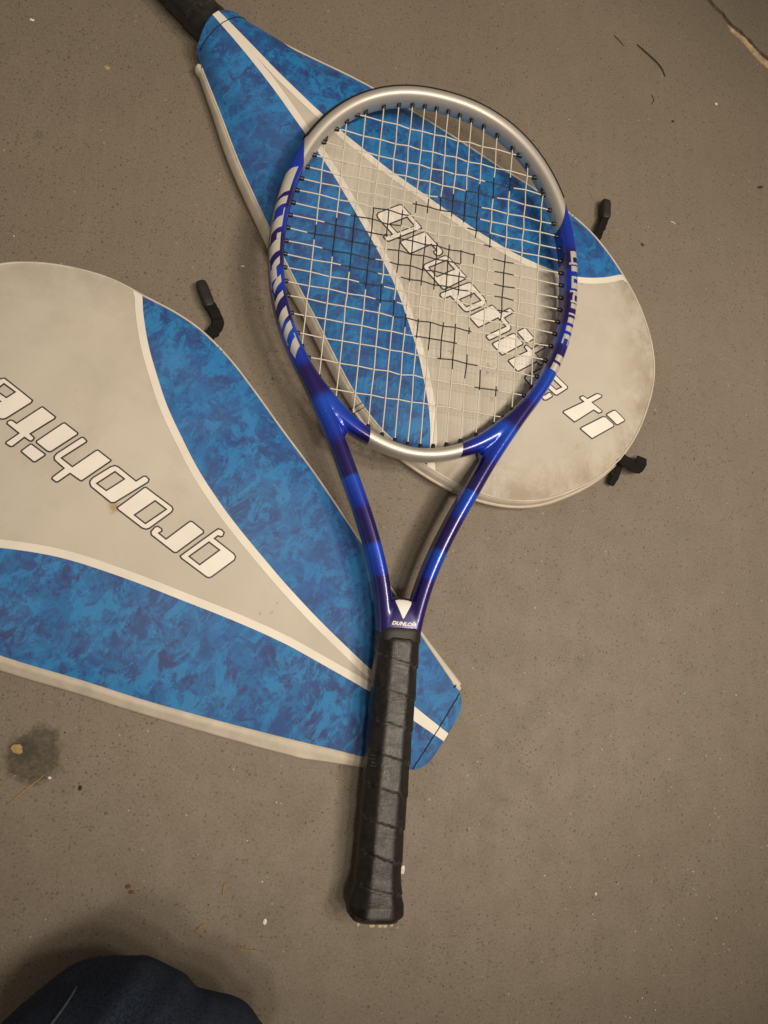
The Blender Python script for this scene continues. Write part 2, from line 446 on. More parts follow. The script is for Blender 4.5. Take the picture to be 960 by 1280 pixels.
def m_grey_cloth(seed):
    t = NT('grey_vinyl_cloth')
    f = t.noise(5, 4, .6); g = t.noise(24, 5, .65)
    c = t.mix(t.ramp(f, [(.3, 0), (.7, 1)]), (.475, .442, .383), (.545, .508, .442))
    c = t.mix(t.ramp(g, [(.50, 0), (.80, .40)]), c, (.36, .325, .26))
    # dirt rubbed in towards the round end
    p_ = t.n('ShaderNodeVectorMath', operation='SUBTRACT'); t.l(t.coord(), p_.inputs[0]); p_.inputs[1].default_value = (.355, 0, 0)
    q_ = t.n('ShaderNodeVectorMath', operation='DIVIDE'); t.l(p_.outputs[0], q_.inputs[0]); q_.inputs[1].default_value = (.155, .147, 1)
    l_ = t.n('ShaderNodeVectorMath', operation='LENGTH'); t.l(q_.outputs[0], l_.inputs[0])
    far = t.math('MULTIPLY', t.ramp(l_.outputs['Value'], [(.68, .0), (.97, 1)]), t.ramp(t.xyz()[0], [(.30, 0), (.38, 1)]))
    dn = t.ramp(t.noise(22, 6, .74, .4), [(.42, 0), (.62, 1)])
    k = t.math('MULTIPLY', far, dn)
    c = t.mix(t.math('MULTIPLY', k,   .6 if seed == 1 else .22), c, (.235, .185, .120))
    st = t.noise(52, 4, .7)
    c = t.mix(t.math('MULTIPLY', t.ramp(st, [(.64, 0), (.72, .8)]), t.ramp(t.noise(9, 2), [(.5, 0), (.62, 1)])), c, (.25, .19, .11))
    def blot(x, y, r_, k, col):
        nonlocal c
        p = t.n('ShaderNodeVectorMath', operation='SUBTRACT'); t.l(t.coord(), p.inputs[0]); p.inputs[1].default_value = (x, y, 0)
        q = t.n('ShaderNodeVectorMath', operation='MULTIPLY'); t.l(p.outputs[0], q.inputs[0]); q.inputs[1].default_value = (1, 1, 0)
        n = t.n('ShaderNodeVectorMath', operation='LENGTH'); t.l(q.outputs[0], n.inputs[0])
        d = t.math('ADD', t.math('DIVIDE', n.outputs['Value'], r_), t.math('MULTIPLY', t.math('SUBTRACT', t.noise(260, 4), .5), 1.3))
        c = t.mix(t.math('MULTIPLY', t.ramp(d, [(.3, 1), (1, 0)]), k), c, col)
    for q in ([(.338, .082, .0065, .8, (.20, .15, .085))] if seed == 1 else [(.302, -.004 + .012, .006, .7, (.30, .19, .07)), (.31, .006, .004, .7, (.30, .19, .07)), (.42, .03, .006, .3, (.28, .2, .1))]):
        blot(*q)
    t.base(c)
    t.bump(t.math('ADD', t.noise(700, 3), t.math('MULTIPLY', t.noise(40, 3), 1.5)), .18, .0006)
    return t.set(Roughness=.58, Specular_IOR_Level=.3)

def m_frame():
    t = NT('racket_paint')
    arc = t.attr('arc'); lat = t.attr('lat')
    s = t.xyz()
    edge = t.math('SUBTRACT', t.math('SUBTRACT', 152.5, t.math('MULTIPLY', lat, 2.1)), arc)
    silver = t.math('GREATER_THAN', edge, 0.0)
    line = t.math('LESS_THAN', t.math('ABSOLUTE', edge), .7)
    bx = t.math('LESS_THAN', t.math('ABSOLUTE', t.math('ADD', s[0], 0.0)), .0385)
    by = t.math('MULTIPLY', t.math('GREATER_THAN', s[1], .335), t.math('LESS_THAN', s[1], .385))
    silver = t.math('MAXIMUM', silver, t.math('MULTIPLY', bx, by))
    B = (.006, .032, .40); I = (.014, .007, .115); b2 = (.006, .065, .52)
    st = [(0, B), (180, B), (190, I), (203, I), (206, B), (222, B), (228, I), (254, I), (258, B), (274, B), (279, I), (300, I), (304, b2),
          (334, B), (341, I), (362, I), (369, b2), (396, B), (406, I), (431, I), (433, b2), (454, B), (460, I), (486, I), (489, b2), (511, B), (514, I), (560, I)]
    # two ramps: a ramp holds at most 32 stops
    blue = t.ramp(t.math('DIVIDE', arc, 560.0), [(a / 560.0, c) for a, c in st])
    fl = t.noise(5200, 2, .6)
    blue = t.mix(t.ramp(fl, [(.62, 0), (.75, .25)]), blue, (.05, .12, .65))
    sv = t.mix(t.ramp(t.noise(3500, 2), [(.35, 0), (.65, 1)]), (.50, .475, .43), (.62, .59, .54))
    col = t.mix(silver, blue, sv)
    col = t.mix(t.math('MULTIPLY', line, .8), col, (.01, .01, .02))
    chip = t.ramp(t.noise(420, 3, .7), [(.735, 0), (.75, 1)])
    chip = t.math('MULTIPLY', chip, t.ramp(t.noise(60, 2), [(.5, 0), (.56, 1)]))
    col = t.mix(chip, col, (.42, .40, .40))
    t.base(col)
    return t.set(Roughness=t.math('ADD', .26, t.math('MULTIPLY', silver, .24)), Metallic=t.math('ADD', .25, t.math('MULTIPLY', silver, .45)), Coat_Weight=.38, Coat_Roughness=.13)

def m_string():
    t = NT('string_gut')
    ink = t.attr('ink')
    t.base(t.mix(t.ramp(ink, [(.45, 0), (.55, 1)]), (.62, .58, .50), (.010, .010, .013)))
    return t.set(Roughness=.38, Specular_IOR_Level=.45)

def m_grip():
    t = NT('worn_black_grip')
    f = t.noise(120, 5, .7, .4); g = t.noise(900, 3)
    mp = t.n('ShaderNodeMapping'); t.l(t.coord(), mp.inputs[0]); mp.inputs['Scale'].default_value = (1, .25, 1); mp.inputs['Rotation'].default_value = (0, 0, .5)
    sc = t.noise(480, 4, .7, .3, mp.outputs[0])
    c = t.mix(t.ramp(f, [(.4, 0), (.72, 1)]), (.005, .0045, .004), (.016, .014, .012))
    c = t.mix(t.ramp(sc, [(.62, 0), (.74, .4)]), c, (.060, .053, .045))
    seam = t.attr('seam')
    c = t.mix(t.math('MULTIPLY', seam, t.ramp(t.noise(240, 3), [(.42, 0), (.6, .55)])), c, (.07, .062, .052))
    t.base(c)
    mw = t.n('ShaderNodeMapping'); t.l(t.coord(), mw.inputs[0]); mw.inputs['Scale'].default_value = (.5, 1.6, .5); mw.inputs['Rotation'].default_value = (0, 0, -.25)
    wr = t.math('ABSOLUTE', t.math('SUBTRACT', t.noise(70, 5, .65, .6, mw.outputs[0]), .5))
    wr = t.ramp(wr, [(0, 0), (.045, 1)])
    t.bump(t.math('ADD', t.math('ADD', t.math('MULTIPLY', sc, .8), t.math('MULTIPLY', g, .2)), t.math('MULTIPLY', wr, .20)), .42, .0007)
    return t.set(Roughness=t.ramp(f, [(.3, .34), (.7, .50)]), Specular_IOR_Level=.5)

def m_denim():
    t = NT('dark_denim')
    mp = t.n('ShaderNodeMapping'); t.l(t.coord(), mp.inputs[0]); mp.inputs['Rotation'].default_value = (0, 0, .7); mp.inputs['Scale'].default_value = (1, .35, 1)
    w = t.noise(950, 3, .6, 0, mp.outputs[0]); f = t.noise(26, 5, .65, .5)
    c = t.mix(t.ramp(w, [(.35, 0), (.65, 1)]), (.010, .015, .029), (.036, .049, .078))
    c = t.mix(t.ramp(f, [(.48, 0), (.72, .6)]), c, (.046, .058, .084))
    t.base(c)
    t.bump(t.math('ADD', w, t.math('MULTIPLY', f, .5)), .4, .0012)
    return t.set(Roughness=.9, Specular_IOR_Level=.1)

M = dict(
    floor=m_floor(), blue=m_blue_cloth(), grey1=m_grey_cloth(1), grey2=m_grey_cloth(2),
    frame=m_frame(), string=m_string(), grip=m_grip(), denim=m_denim(),
    white_print=m_simple('white_print', (.78, .75, .70), .45, .03, 60, .03),
    dark_print=m_simple('dark_print', (.028, .024, .018), .5, .1, 200, .03),
    stripe=m_simple('white_stripe', (.72, .68, .61), .5, .05, 45, .08),
    gusset=m_simple('beige_binding', (.54, .49, .415), .6, .14, 70, .12),
    piping=m_simple('beige_piping', (.55, .49, .41), .55, .08, 90, .1),
    zipper=m_simple('beige_zipper', (.40, .345, .27), .5, .15, 400, .2),
    thread=m_simple('black_thread', (.012, .011, .012), .7, .2, 900, .2),
    webbing=m_simple('black_webbing', (.008, .007, .007), .8, .5, 1100, .7, Specular_IOR_Level=.2),
    rubber=m_simple('black_rubber', (.011, .010, .009), .55, .2, 500, .2),
    grommet=m_simple('black_grommet', (.008, .008, .009), .4, .2, 500, .1),
    silver_print=m_simple('silver_print', (.62, .60, .56), .3, .05, 500, .03, Metallic=.45, Coat_Weight=.4),
    white_paint=m_simple('white_paint', (.82, .79, .75), .35, .03, 300, .03),
    straw=m_simple('dry_straw', (.42, .27, .09), .7, .3, 900, .3),
    tan=m_simple('tan_grit', (.38, .27, .13), .85, .25, 500, .5),
    ridge=m_simple('broken_edge_filler', (.40, .31, .19), .9, .35, 160, .6),
    brown=m_simple('dark_crumb', (.035, .024, .014), .85, .35, 600, .5),
    rust=m_simple('rusty_crumb', (.16, .06, .025), .85, .35, 600, .5),
    chip=m_simple('white_chip', (.75, .72, .66), .5, .1, 600, .2),
    faded=m_simple('faded_print', (.075, .068, .058), .7, .4, 900, .3),
    foam=m_simple('torn_foam', (.50, .43, .31), .85, .25, 700, .5),
)

# ---------------------------------------------------------------- the floor
random.seed(4)
FL = 6.0
crack = [(c[0] * MM, c[1] * MM) for c in CRACK]
a0 = Vector(crack[0]); a1 = Vector(crack[1]); d0 = (a0 - a1).normalized()
b0 = Vector(crack[-1]); b1 = Vector(crack[-2]); d1 = (b0 - b1).normalized()
fv = [(-FL, -FL, 0), (FL, -FL, 0), (FL, FL, 0), (-FL, FL, 0)]
floor = link('floor', mesh('floor', fv, [(0, 1, 2, 3)], False), M['floor'])
tag(floor, kind='structure')
# the neighbouring slab stands 3 mm higher behind the cracked joint
line = [tuple(a0 + d0 * 3.0)]
rc = resample(crack, .0035)
for i, p in enumerate(rc):
    j = noise.noise(Vector((p[0] * 140, p[1] * 140, 3.3))) * .0016 + random.uniform(-.0006, .0006)
    line.append((p[0] + j * .5, p[1] + j))
line.append(tuple(b0 + d1 * 3.0))
n = len(line)
sv = [(x, y, .0034) for x, y in line] + [(x + random.uniform(-.0008, .0004), y + random.uniform(-.0008, .0004), -.003) for x, y in line]
far = len(sv); sv += [(4.5, 4.5, .0034)]
sf = [(i, i + 1, far) for i in range(n - 1)] + [(i, i + n, i + 1 + n, i + 1) for i in range(n - 1)]
sf = [f if len(f) == 4 else f[::-1] for f in sf]
slab = link('floor_slab', mesh('floor_slab', sv, sf, False), M['floor'])
tag(slab, kind='structure')
bm = bmesh.new(); bm.from_mesh(slab.data); bmesh.ops.recalc_face_normals(bm, faces=bm.faces[:]); bm.to_mesh(slab.data); bm.free()
# crumbling tan filler along the joint
rp = resample([(p[0], p[1]) for p in RIDGE], 1.6)
V = []; F = []
for i, p in enumerate(rp):
    t_ = rp[min(i + 1, len(rp) - 1)] - rp[max(i - 1, 0)]; t_ /= np.linalg.norm(t_); nn = np.array([-t_[1], t_[0]])
    k = i / (len(rp) - 1)
    w = (1.3 + 3.4 * k) * (1 + .5 * noise.noise(Vector((p[0] * .22, p[1] * .22, 1)))) * min(1, i / 4 + .1)
    for u, z in ((-1, -.2), (-.6, .8), (0, 1.5), (.7, 1.9), (1.25, .2)):
        q = p + nn * w * (u + random.uniform(-.13, .13))
        V.append((q[0] * MM, q[1] * MM, (z + random.uniform(-.25, .25)) * MM))
for i in range(len(rp) - 1):
    for k in range(4):
        a = i * 5 + k; F.append((a, a + 1, a + 6, a + 5))
tag(link('crack_filler', mesh('crack_filler', V, F, False), M['ridge']), kind='structure')

# ---------------------------------------------------------------- racket covers
PROFILE = [(0, 36), (50, 54), (100, 73), (150, 91), (200, 108), (240, 120), (280, 133), (310, 141.5), (340, 146), (365, 145), (392, 140), (420, 131.5),
           (447, 118), (470, 100), (487, 78), (500, 49), (507, 24), (509.5, 0)]
STRIPE = [(-7, 3.2), (30, 4.8), (70, 7.6), (110, 12.5), (150, 18.5), (180, 24.5), (221, 34.5), (248, 43), (274, 53), (298, 65), (321, 77.5), (342, 92), (363, 108), (382, 126), (394, 139.7)]

PROFILE_WIDE = PROFILE[:11] + [(420, 134.5), (447, 122.5), (470, 107), (488, 88), (502, 60), (510, 33), (513, 0)]

STRIPE_P = [(-7, 3.2), (30, 4.5), (66, 6.4), (111, 11.3), (139, 15), (176, 22.8), (222, 34.5), (267, 46.5), (309, 60.5), (345, 79), (366, 94), (384, 116), (394, 139.7)]

def make_cover(spec, neck_w, H_par, label, grey, skew, pulls, seed):
    x, y, ang = spec
    root = empty('racket_cover', (x * MM, y * MM, 0), R(ang))
    tag(root, label, 'racket cover', 'racket covers lying on the floor')
    prof = [(s, w + (neck_w - 36) * max(0, 1 - s / 110)) for s, w in (PROFILE if H_par['tube'] else PROFILE_WIDE)]
    half = resample(catmull(prof, 10), 4.0)                       # +t edge, neck to round end
    full = np.vstack([half, (half * [1, -1])[::-1][1:]])         # all the way round, neck to neck
    def neck_edge(t):
        if H_par['tube']: return -7.5 * np.cos(np.clip(t / neck_w, -1, 1) * math.pi / 2)
        return -9.5 * (1 - np.abs(np.clip(t / neck_w, -1, 1)) ** 5)
    rim, crown, D = H_par['rim'], H_par['crown'], H_par['D']
    def H(P):
        P = np.atleast_2d(P)
        s, t = P[:, 0], P[:, 1]
        Pc = np.column_stack([np.maximum(s, .5), t])
        d = np.where(inside(Pc, full), seg_dist(Pc, full), 0)
        e = np.clip(d / D, 0, 1)
        sm = np.clip((s - H_par['s0']) / (H_par['s1'] - H_par['s0']), 0, 1); sm = sm * sm * (3 - 2 * sm)
        r_ = H_par['rim0'] + (rim - H_par['rim0']) * sm
        c_ = H_par['crown0'] + (crown - H_par['crown0']) * sm
        z = r_ + (c_ - r_) * (1 - (1 - e) ** 2.2)
        if H_par['tube']:
            w = np.interp(s, half[:, 0], half[:, 1], left=neck_w)
            k = np.clip(1 - (s - 5) / 230, 0, 1); k = k * k * (3 - 2 * k)
            arch = H_par['rim0'] + (34.5 - H_par['rim0']) * np.clip(1 - (t / np.minimum(np.maximum(w, 1), 34 + .25 * np.clip(s, 0, 300))) ** 2, 0, 1) ** .62
            z = np.maximum(z, z * (1 - k) + arch * k)
        am = H_par['wave']
        nz = np.array([noise.noise(Vector((a * .013 + seed, b * .016, seed))) + .5 * noise.noise(Vector((a * .035, b * .03 + seed, 7))) for a, b in zip(s, t)])
        return z + nz * am * e * np.clip(s / 120, 0.15, 1)
    # --- panels
    def stripe_curves(knots):
        so = catmull(knots, 6)
        so = so[np.array([bool(a) for a in (so[:, 1] <= np.interp(so[:, 0], half[:, 0], half[:, 1], left=neck_w) + .01)])]
        end = np.array([so[-1, 0] + 2, np.interp(so[-1, 0] + 2, half[:, 0], half[:, 1])])
        so = np.vstack([so, end])
        tn = np.gradient(so, axis=0); tn /= np.linalg.norm(tn, axis=1)[:, None]
        si = so + np.stack([tn[:, 1], -tn[:, 0]], 1) * 5.4
        wedge = si[si[:, 1] > .6]
        i_end = wedge[-1]
        s_in = i_end[0] + 4.0
        wedge = np.vstack([wedge[:-1], [s_in, np.interp(s_in, half[:, 0], half[:, 1])]])
        return so, end, wedge, s_in
    SC2 = {1: stripe_curves(STRIPE_P), -1: stripe_curves(STRIPE)}
    for sg in (1, -1):
        so, end, wedge, s_in = SC2[sg]
        edge = half[half[:, 0] < end[0] - 1.5]
        ne = [(neck_edge(t), t) for t in np.linspace(neck_w - .3, so[0, 1], 10)]
        poly = [tuple(p) for p in edge[1:]] + [tuple(end)] + [tuple(p) for p in so[::-1][1:-1]] + ne[::-1]
        poly = [(a, b * sg) for a, b in poly]
        sheet('blue_panel', poly, [], H, 0, 5.0, M['blue'], root, full)
        st = [(neck_edge(0.0), so[0, 1] + .35)] + [tuple(p + np.array([0, .35])) for p in so[1:-1]] + [tuple(end)]
        inner = [tuple(p - np.array([0, .35])) for p in wedge[:-1]] + [tuple(wedge[-1])]
        rimarc = [tuple(p) for p in half if end[0] + 1 < p[0] < s_in - 1 and p[0] < 450]
        poly = st + rimarc + inner[::-1] + [(wedge[0][0] - 12, 0.0), (neck_edge(0.0), 0.0)]
        sheet('white_stripe', [(a, b * sg) for a, b in poly], [], H, .32, 5.0, M['stripe'], root, full)
    wp, sp_in = SC2[1][2], SC2[1][3]; wm, sm_in = SC2[-1][2], SC2[-1][3]
    rnd = [tuple(p) for p in full if (p[1] >= 0 and p[0] > sp_in + 1) or (p[1] < 0 and p[0] > sm_in + 1)]
    poly = [tuple(p) for p in wp] + rnd + [(a, -b) for a, b in wm[::-1]]
    sheet('grey_panel', poly, [], H, 0, 5.0, grey, root, full)
    # --- print
    for k, (o, hs) in LETTERS.items():
        a = sheet('letter', offset_poly(o, -.55), [offset_poly(h, .55) for h in hs], H, .50, 3.5, M['white_print'], root, True)
        sheet('letter_outline', offset_poly(o, .60), [offset_poly(h, -.60) for h in hs], H, .26, 3.5, M['dark_print'], a, True)
    # --- binding round the side
    side = full[full[:, 0] > H_par['bind']]
    side = side if len(side) else full
    zt = H(side * .999)
    sk = np.array(skew) @ np.array([[math.cos(R(ang)), -math.sin(R(ang))], [math.sin(R(ang)), math.cos(R(ang))]])
    dd = np.gradient(side, axis=0); dd /= np.linalg.norm(dd, axis=1)[:, None]; nrm = np.stack([-dd[:, 1], dd[:, 0]], 1)
    skv = sk[None, :] * np.clip((side[:, 0] - 10) / 70, 0, 1)[:, None]
    V = []; F = []
    rows = 10
    for i in range(len(side)):
        for k in range(rows):
            u = k / (rows - 1)
            b = math.sin(u * math.pi) ** .75 * (H_par['bulge'] + (0 if H_par['tube'] else 4.0 * max(0, 1 - side[i, 0] / 190))) + .2 - 4.0 * max(0, (u - .7) / .3) ** 1.5
            p = side[i] + nrm[i] * b + skv[i] * (u ** .9)
            z = (zt[i] + .5) * (1 - u) + .6 * u + .9 * math.sin(min(1, u * 3) * math.pi)
            V.append((p[0] * MM, p[1] * MM, z * MM))
    for i in range(len(side) - 1):
        for k in range(rows - 1):
            a = i * rows + k; F.append((a, a + 1, a + rows + 1, a + rows))
    link('side_binding', mesh('side_binding', V, F), M['gusset'], root)
    P3 = np.column_stack([side + nrm * .3, zt])
    tube_obj('piping', P3, H_par['pipe'], M['gusset'], root, 8)
    for e in (0, -1):        # folded ends of the binding at the neck
        c = side[e] + nrm[e] * 1.2; zc = zt[e] * .55
        V2, F2 = rings([[((c[0] + ds) * MM, (c[1] + r_ * H_par['stub'] * math.cos(2 * math.pi * k / 14)) * MM, (zc + r_ * zt[e] * .5 * math.sin(2 * math.pi * k / 14)) * MM) for k in range(14)]
                        for ds, r_ in ((-3.5, .45), (-2.8, .85), (-1, 1.0), (3, 1.0), (9, .92))])
        link('binding_end', mesh('binding_end', V2, F2), M['gusset'], root)
    # --- zip round the wide end: tape, then the ribbed coil
    zi = [i for i in range(len(side)) if side[i, 0] > 318]
    zp = np.column_stack([side[zi] + nrm[zi] * (H_par['bulge'] + .9) + skv[zi] * .45, zt[zi] * .5])
    tube_obj('zip_tape', zp, 1.5, M['piping'], root, 8)
    zf = resample(zp + np.column_stack([nrm[zi] * .9, np.full(len(zi), .9)]), .75)
    tube_obj('zip_coil', zf, [.95 if i % 2 else .55 for i in range(len(zf))], M['zipper'], root, 6)
    # --- stitches
    st = [((3.2 if H_par['tube'] else -.5) + .12 * math.sin(t * .9), t) for t in np.linspace(-neck_w + 1, neck_w - 1, 40)]
    zz = H(np.array(st))
    tube_obj('stitch_line', [(a, b, z + .32) for (a, b), z in zip(st, zz)], .42, M['thread'], root, 5)
    for sg in (1, -1):
        e = side[0] if sg > 0 else side[-1]; nn = nrm[0] if sg > 0 else nrm[-1]; z = zt[0 if sg > 0 else -1]
        for off in (0, 2.2):
            q = [(e[0] + 2 + off, e[1] - nn[1] * 1.5, z + 1.2), (e[0] + 2 + off, e[1] + nn[1] * 1.2, z + 1.5), (e[0] + 2 + off, e[1] + nn[1] * 3.0, z - 1.8)]
            if off == 0: tube_obj('binding_stitch', q, .4, M['thread'], root, 5)
        j = int(np.argmin(np.abs(side[:len(side) // 2, 0] - 318))); j = j if sg > 0 else len(side) - 1 - j
        for off in (0, 1):
            jj = j + off * sg
            q = [(*(side[jj] - nrm[jj] * .3), zt[jj] + 1.5), (*(side[jj] + nrm[jj] * (H_par['bulge'] + 1.5) + sk * .3), zt[jj] * .75), (*(side[jj] + nrm[jj] * (H_par['bulge'] + 1.2) + sk * .7), zt[jj] * .3)]
            tube_obj('zip_stitch', q, .35, M['thread'], root, 5)
    # --- underside and the hem of the neck
    under = [tuple(p * [1, .985] + sk * min(1, max(0, (p[0] - 10) / 70))) for p in full] + [(neck_edge(t) + 3, t * .97) for t in np.linspace(-neck_w + .3, neck_w - .3, 8)]
    sheet('back_panel', under, [], lambda P: np.full(len(P), .8), 0, 14.0, M['gusset'], root)
    tt = np.linspace(-neck_w + .4, neck_w - .4, 30)
    e0 = np.array([(neck_edge(t), t) for t in tt]); z0 = H(e0 + [1.0, 0])
    V = [(a * MM, b * MM, z * MM) for (a, b), z in zip(e0, z0)] + [((a + .4) * MM, b * .97 * MM, max(z - 2.2, 1.2) * MM) for (a, b), z in zip(e0, z0)]
    F = [(i, i + 1, i + 31, i + 30) for i in range(29)]
    link('neck_hem', mesh('neck_hem', V, F), M['blue'], root)
    # --- zip pulls: webbing strap and moulded toggle
    inv = root.matrix_basis.inverted()
    for strap, tog, w, tk in pulls:
        P = [inv @ Vector((a * MM, b * MM, z * MM)) for a, b, z in strap]
        P = catmull([tuple(p) for p in P], 6)
        V = []; F = []
        for i in range(len(P)):
            t_ = P[min(i + 1, len(P) - 1)] - P[max(i - 1, 0)]; t_ /= np.linalg.norm(t_); nn = np.array([-t_[1], t_[0], 0]); nn /= np.linalg.norm(nn)
            j1 = 1 + .22 * noise.noise(Vector((i * .6, w, 3))); j2 = 1 + .5 * noise.noise(Vector((i * .5, w, 9)))
            for a, b in ((-.5, -.5), (.5, -.5), (.62, 0), (.5, .5), (-.5, .5), (-.62, 0)):
                V.append(P[i] + nn * a * w * j1 * MM + np.array([0, 0, 1]) * (b * tk * j2 + (.5 * noise.noise(Vector((i * .4, a, 5))))) * MM)
        for i in range(len(P) - 1):
            for k in range(6): F.append((i * 6 + k, i * 6 + (k + 1) % 6, i * 6 + 6 + (k + 1) % 6, i * 6 + 6 + k))
        F += [tuple(range(6))[::-1], tuple(range(len(V) - 6, len(V)))]
        so_ = link('zip_pull_strap', mesh('zip_pull_strap', V, F, False), M['webbing'], root)
        if tog:
            A = inv @ Vector((tog[0][0] * MM, tog[0][1] * MM, tog[0][2] * MM)); B = inv @ Vector((tog[1][0] * MM, tog[1][1] * MM, tog[1][2] * MM))
            u = (B - A); L = u.length; u.normalize(); nn = Vector((-u.y, u.x, 0)).normalized(); up = u.cross(nn) * -1
            if up.z < 0: up = -up
            rr = []
            for f_, wd, ht in ((0, .72, .7), (.06, .9, .92), (.2, 1.0, 1.0), (.75, 1.0, 1.0), (.93, .86, .9), (1, .6, .55)):
                c = A + u * L * f_
                ring = []
                for k in range(12):
                    a = 2 * math.pi * (k + .5) / 12
                    cx = math.copysign(abs(math.cos(a)) ** .55, math.cos(a)); cz = math.copysign(abs(math.sin(a)) ** .55, math.sin(a))
                    ring.append(c + nn * cx * 4.8 * wd * MM + up * cz * 4.4 * ht * MM)
                rr.append(ring)
            V, F = rings(rr)
            link('toggle', mesh('toggle', V, F, False), M['rubber'], so_)
    return root

COVER_UPPER = (COVER_UPPER[0] + 3.0, COVER_UPPER[1] + 3.5, COVER_UPPER[2])
make_cover(COVER_UPPER, 28, dict(rim=17.0, crown=24.5, rim0=13, crown0=22, D=30, s0=0, s1=150, tube=True, wave=1.2, bind=9, bulge=3.2, pipe=.9, stub=3.6),
           'blue and grey racket cover under the racket head with a handle sticking out', M['grey1'], (-5.0, 0.0),
           [([(331, 428, 9), (336.5, 441, 9), (341, 452, 8), (344.5, 463, 7)], [(344.3, 460, 7.0), (344.6, 481, 6.5)], 6.5, 2.4),
            ([(352, 219, 16), (362, 216, 16), (370, 214, 14), (378, 213, 9), (384, 217, 6), (386, 225, 6)], None, 8.5, 2.2),
            ([(361, 214, 11), (359, 205, 8), (355, 195, 5)], None, 5.5, 1.8),
            ], 1.3)
make_cover(COVER_LOWER, 36, dict(rim=11.0, crown=15.0, rim0=4.5, crown0=6.5, D=34, s0=70, s1=250, tube=False, wave=1.6, bind=0.5, bulge=1.6, pipe=.9, stub=2.2),
           'blue and grey racket cover at left, lettering upside down, pinned under the racket handle', M['grey2'], (-1.5, -11.0),
           [([(-13, 266, 7), (-7, 273, 7), (-4.5, 281, 7), (-8, 289, 7), (-13, 296, 6.5)], [(-12.5, 294.0, 7.0), (-23, 315, 6.5)], 8.0, 4.6)], 5.9)

# ---------------------------------------------------------------- tennis racket
def sec(phi, hw, hh, n=2.5):
    c, s = math.cos(phi), math.sin(phi)
    return (hw * math.copysign(abs(c) ** (2 / n), c), hh * math.copysign(abs(s) ** (2 / n), s))

def half_hoop():
    a, b, cy = 127.8, 158.5, 509.5
    pts = []
    for th in np.linspace(math.pi / 2, 0, 40):
        pts.append((a * abs(math.cos(th)) ** (2 / 2.2), cy + b * abs(math.sin(th)) ** (2 / 2.2)))
    for th in np.linspace(0, -math.pi / 2, 60)[1:]:
        x, y = a * abs(math.cos(th)) ** (2 / 1.9), cy - b * abs(math.sin(th)) ** (2 / 1.9)
        if y < 418: break
        pts.append((x, y))
    tail = [(85.5, 392), (64, 354), (49, 324), (37.5, 300), (27, 275), (18.5, 250), (13, 226), (10.8, 208)]
    q = catmull([pts[-3], pts[-1]] + tail, 8)
    return np.array(pts[:-1] + [tuple(p) for p in q[8:]])

HOOP = resample(half_hoop(), 2.0)                 # right half, from the tip to the throat
HARC = np.r_[0, np.cumsum(np.linalg.norm(np.diff(HOOP, axis=0), axis=1))]
HTAN = np.gradient(HOOP, axis=0); HTAN /= np.linalg.norm(HTAN, axis=1)[:, None]
HOUT = np.stack([-HTAN[:, 1], HTAN[:, 0]], 1)     # outward normal of the right half
if HOUT[60, 0] < 0: HOUT = -HOUT
def hw_at(a): return float(np.interp(a, [0, 380, 430, 540, 560], [5.8, 6.0, 6.4, 6.2, 5.6]))
def hh_at(a): return float(np.interp(a, [0, 380, 480, 560], [10.6, 10.6, 10.8, 11.6]))
HEAD_CLOSED = [(127.8 * abs(math.cos(t)) ** (2 / (2.2 if math.sin(t) > 0 else 1.9)) * (1 if math.cos(t) > 0 else -1),
                509.5 + 158.5 * abs(math.sin(t)) ** (2 / (2.2 if math.sin(t) > 0 else 1.9)) * (1 if math.sin(t) > 0 else -1))
               for t in np.linspace(0, 2 * math.pi, 400)]
HEAD_CLOSED = np.array(HEAD_CLOSED)

def hoop_pt(arc, side, phi, off=0.0):
    x, y = np.interp(arc, HARC, HOOP[:, 0]), np.interp(arc, HARC, HOOP[:, 1])
    nx, ny = np.interp(arc, HARC, HOUT[:, 0]), np.interp(arc, HARC, HOUT[:, 1])
    l, z = sec(phi, hw_at(arc) + off, hh_at(arc) + off)
    return (side * (x + nx * l) * MM, (y + ny * l) * MM, z * MM)

def sweep(path, out, hws, hhs, K=28, n=2.5):
    rr = []
    for p, o, w, h in zip(path, out, hws, hhs):
        ring = []
        for k in range(K):
            l, z = sec(2 * math.pi * k / K, w, h, n)
            ring.append(((p[0] + o[0] * l) * MM, (p[1] + o[1] * l) * MM, z * MM))
        rr.append(ring)
    return rings(rr)

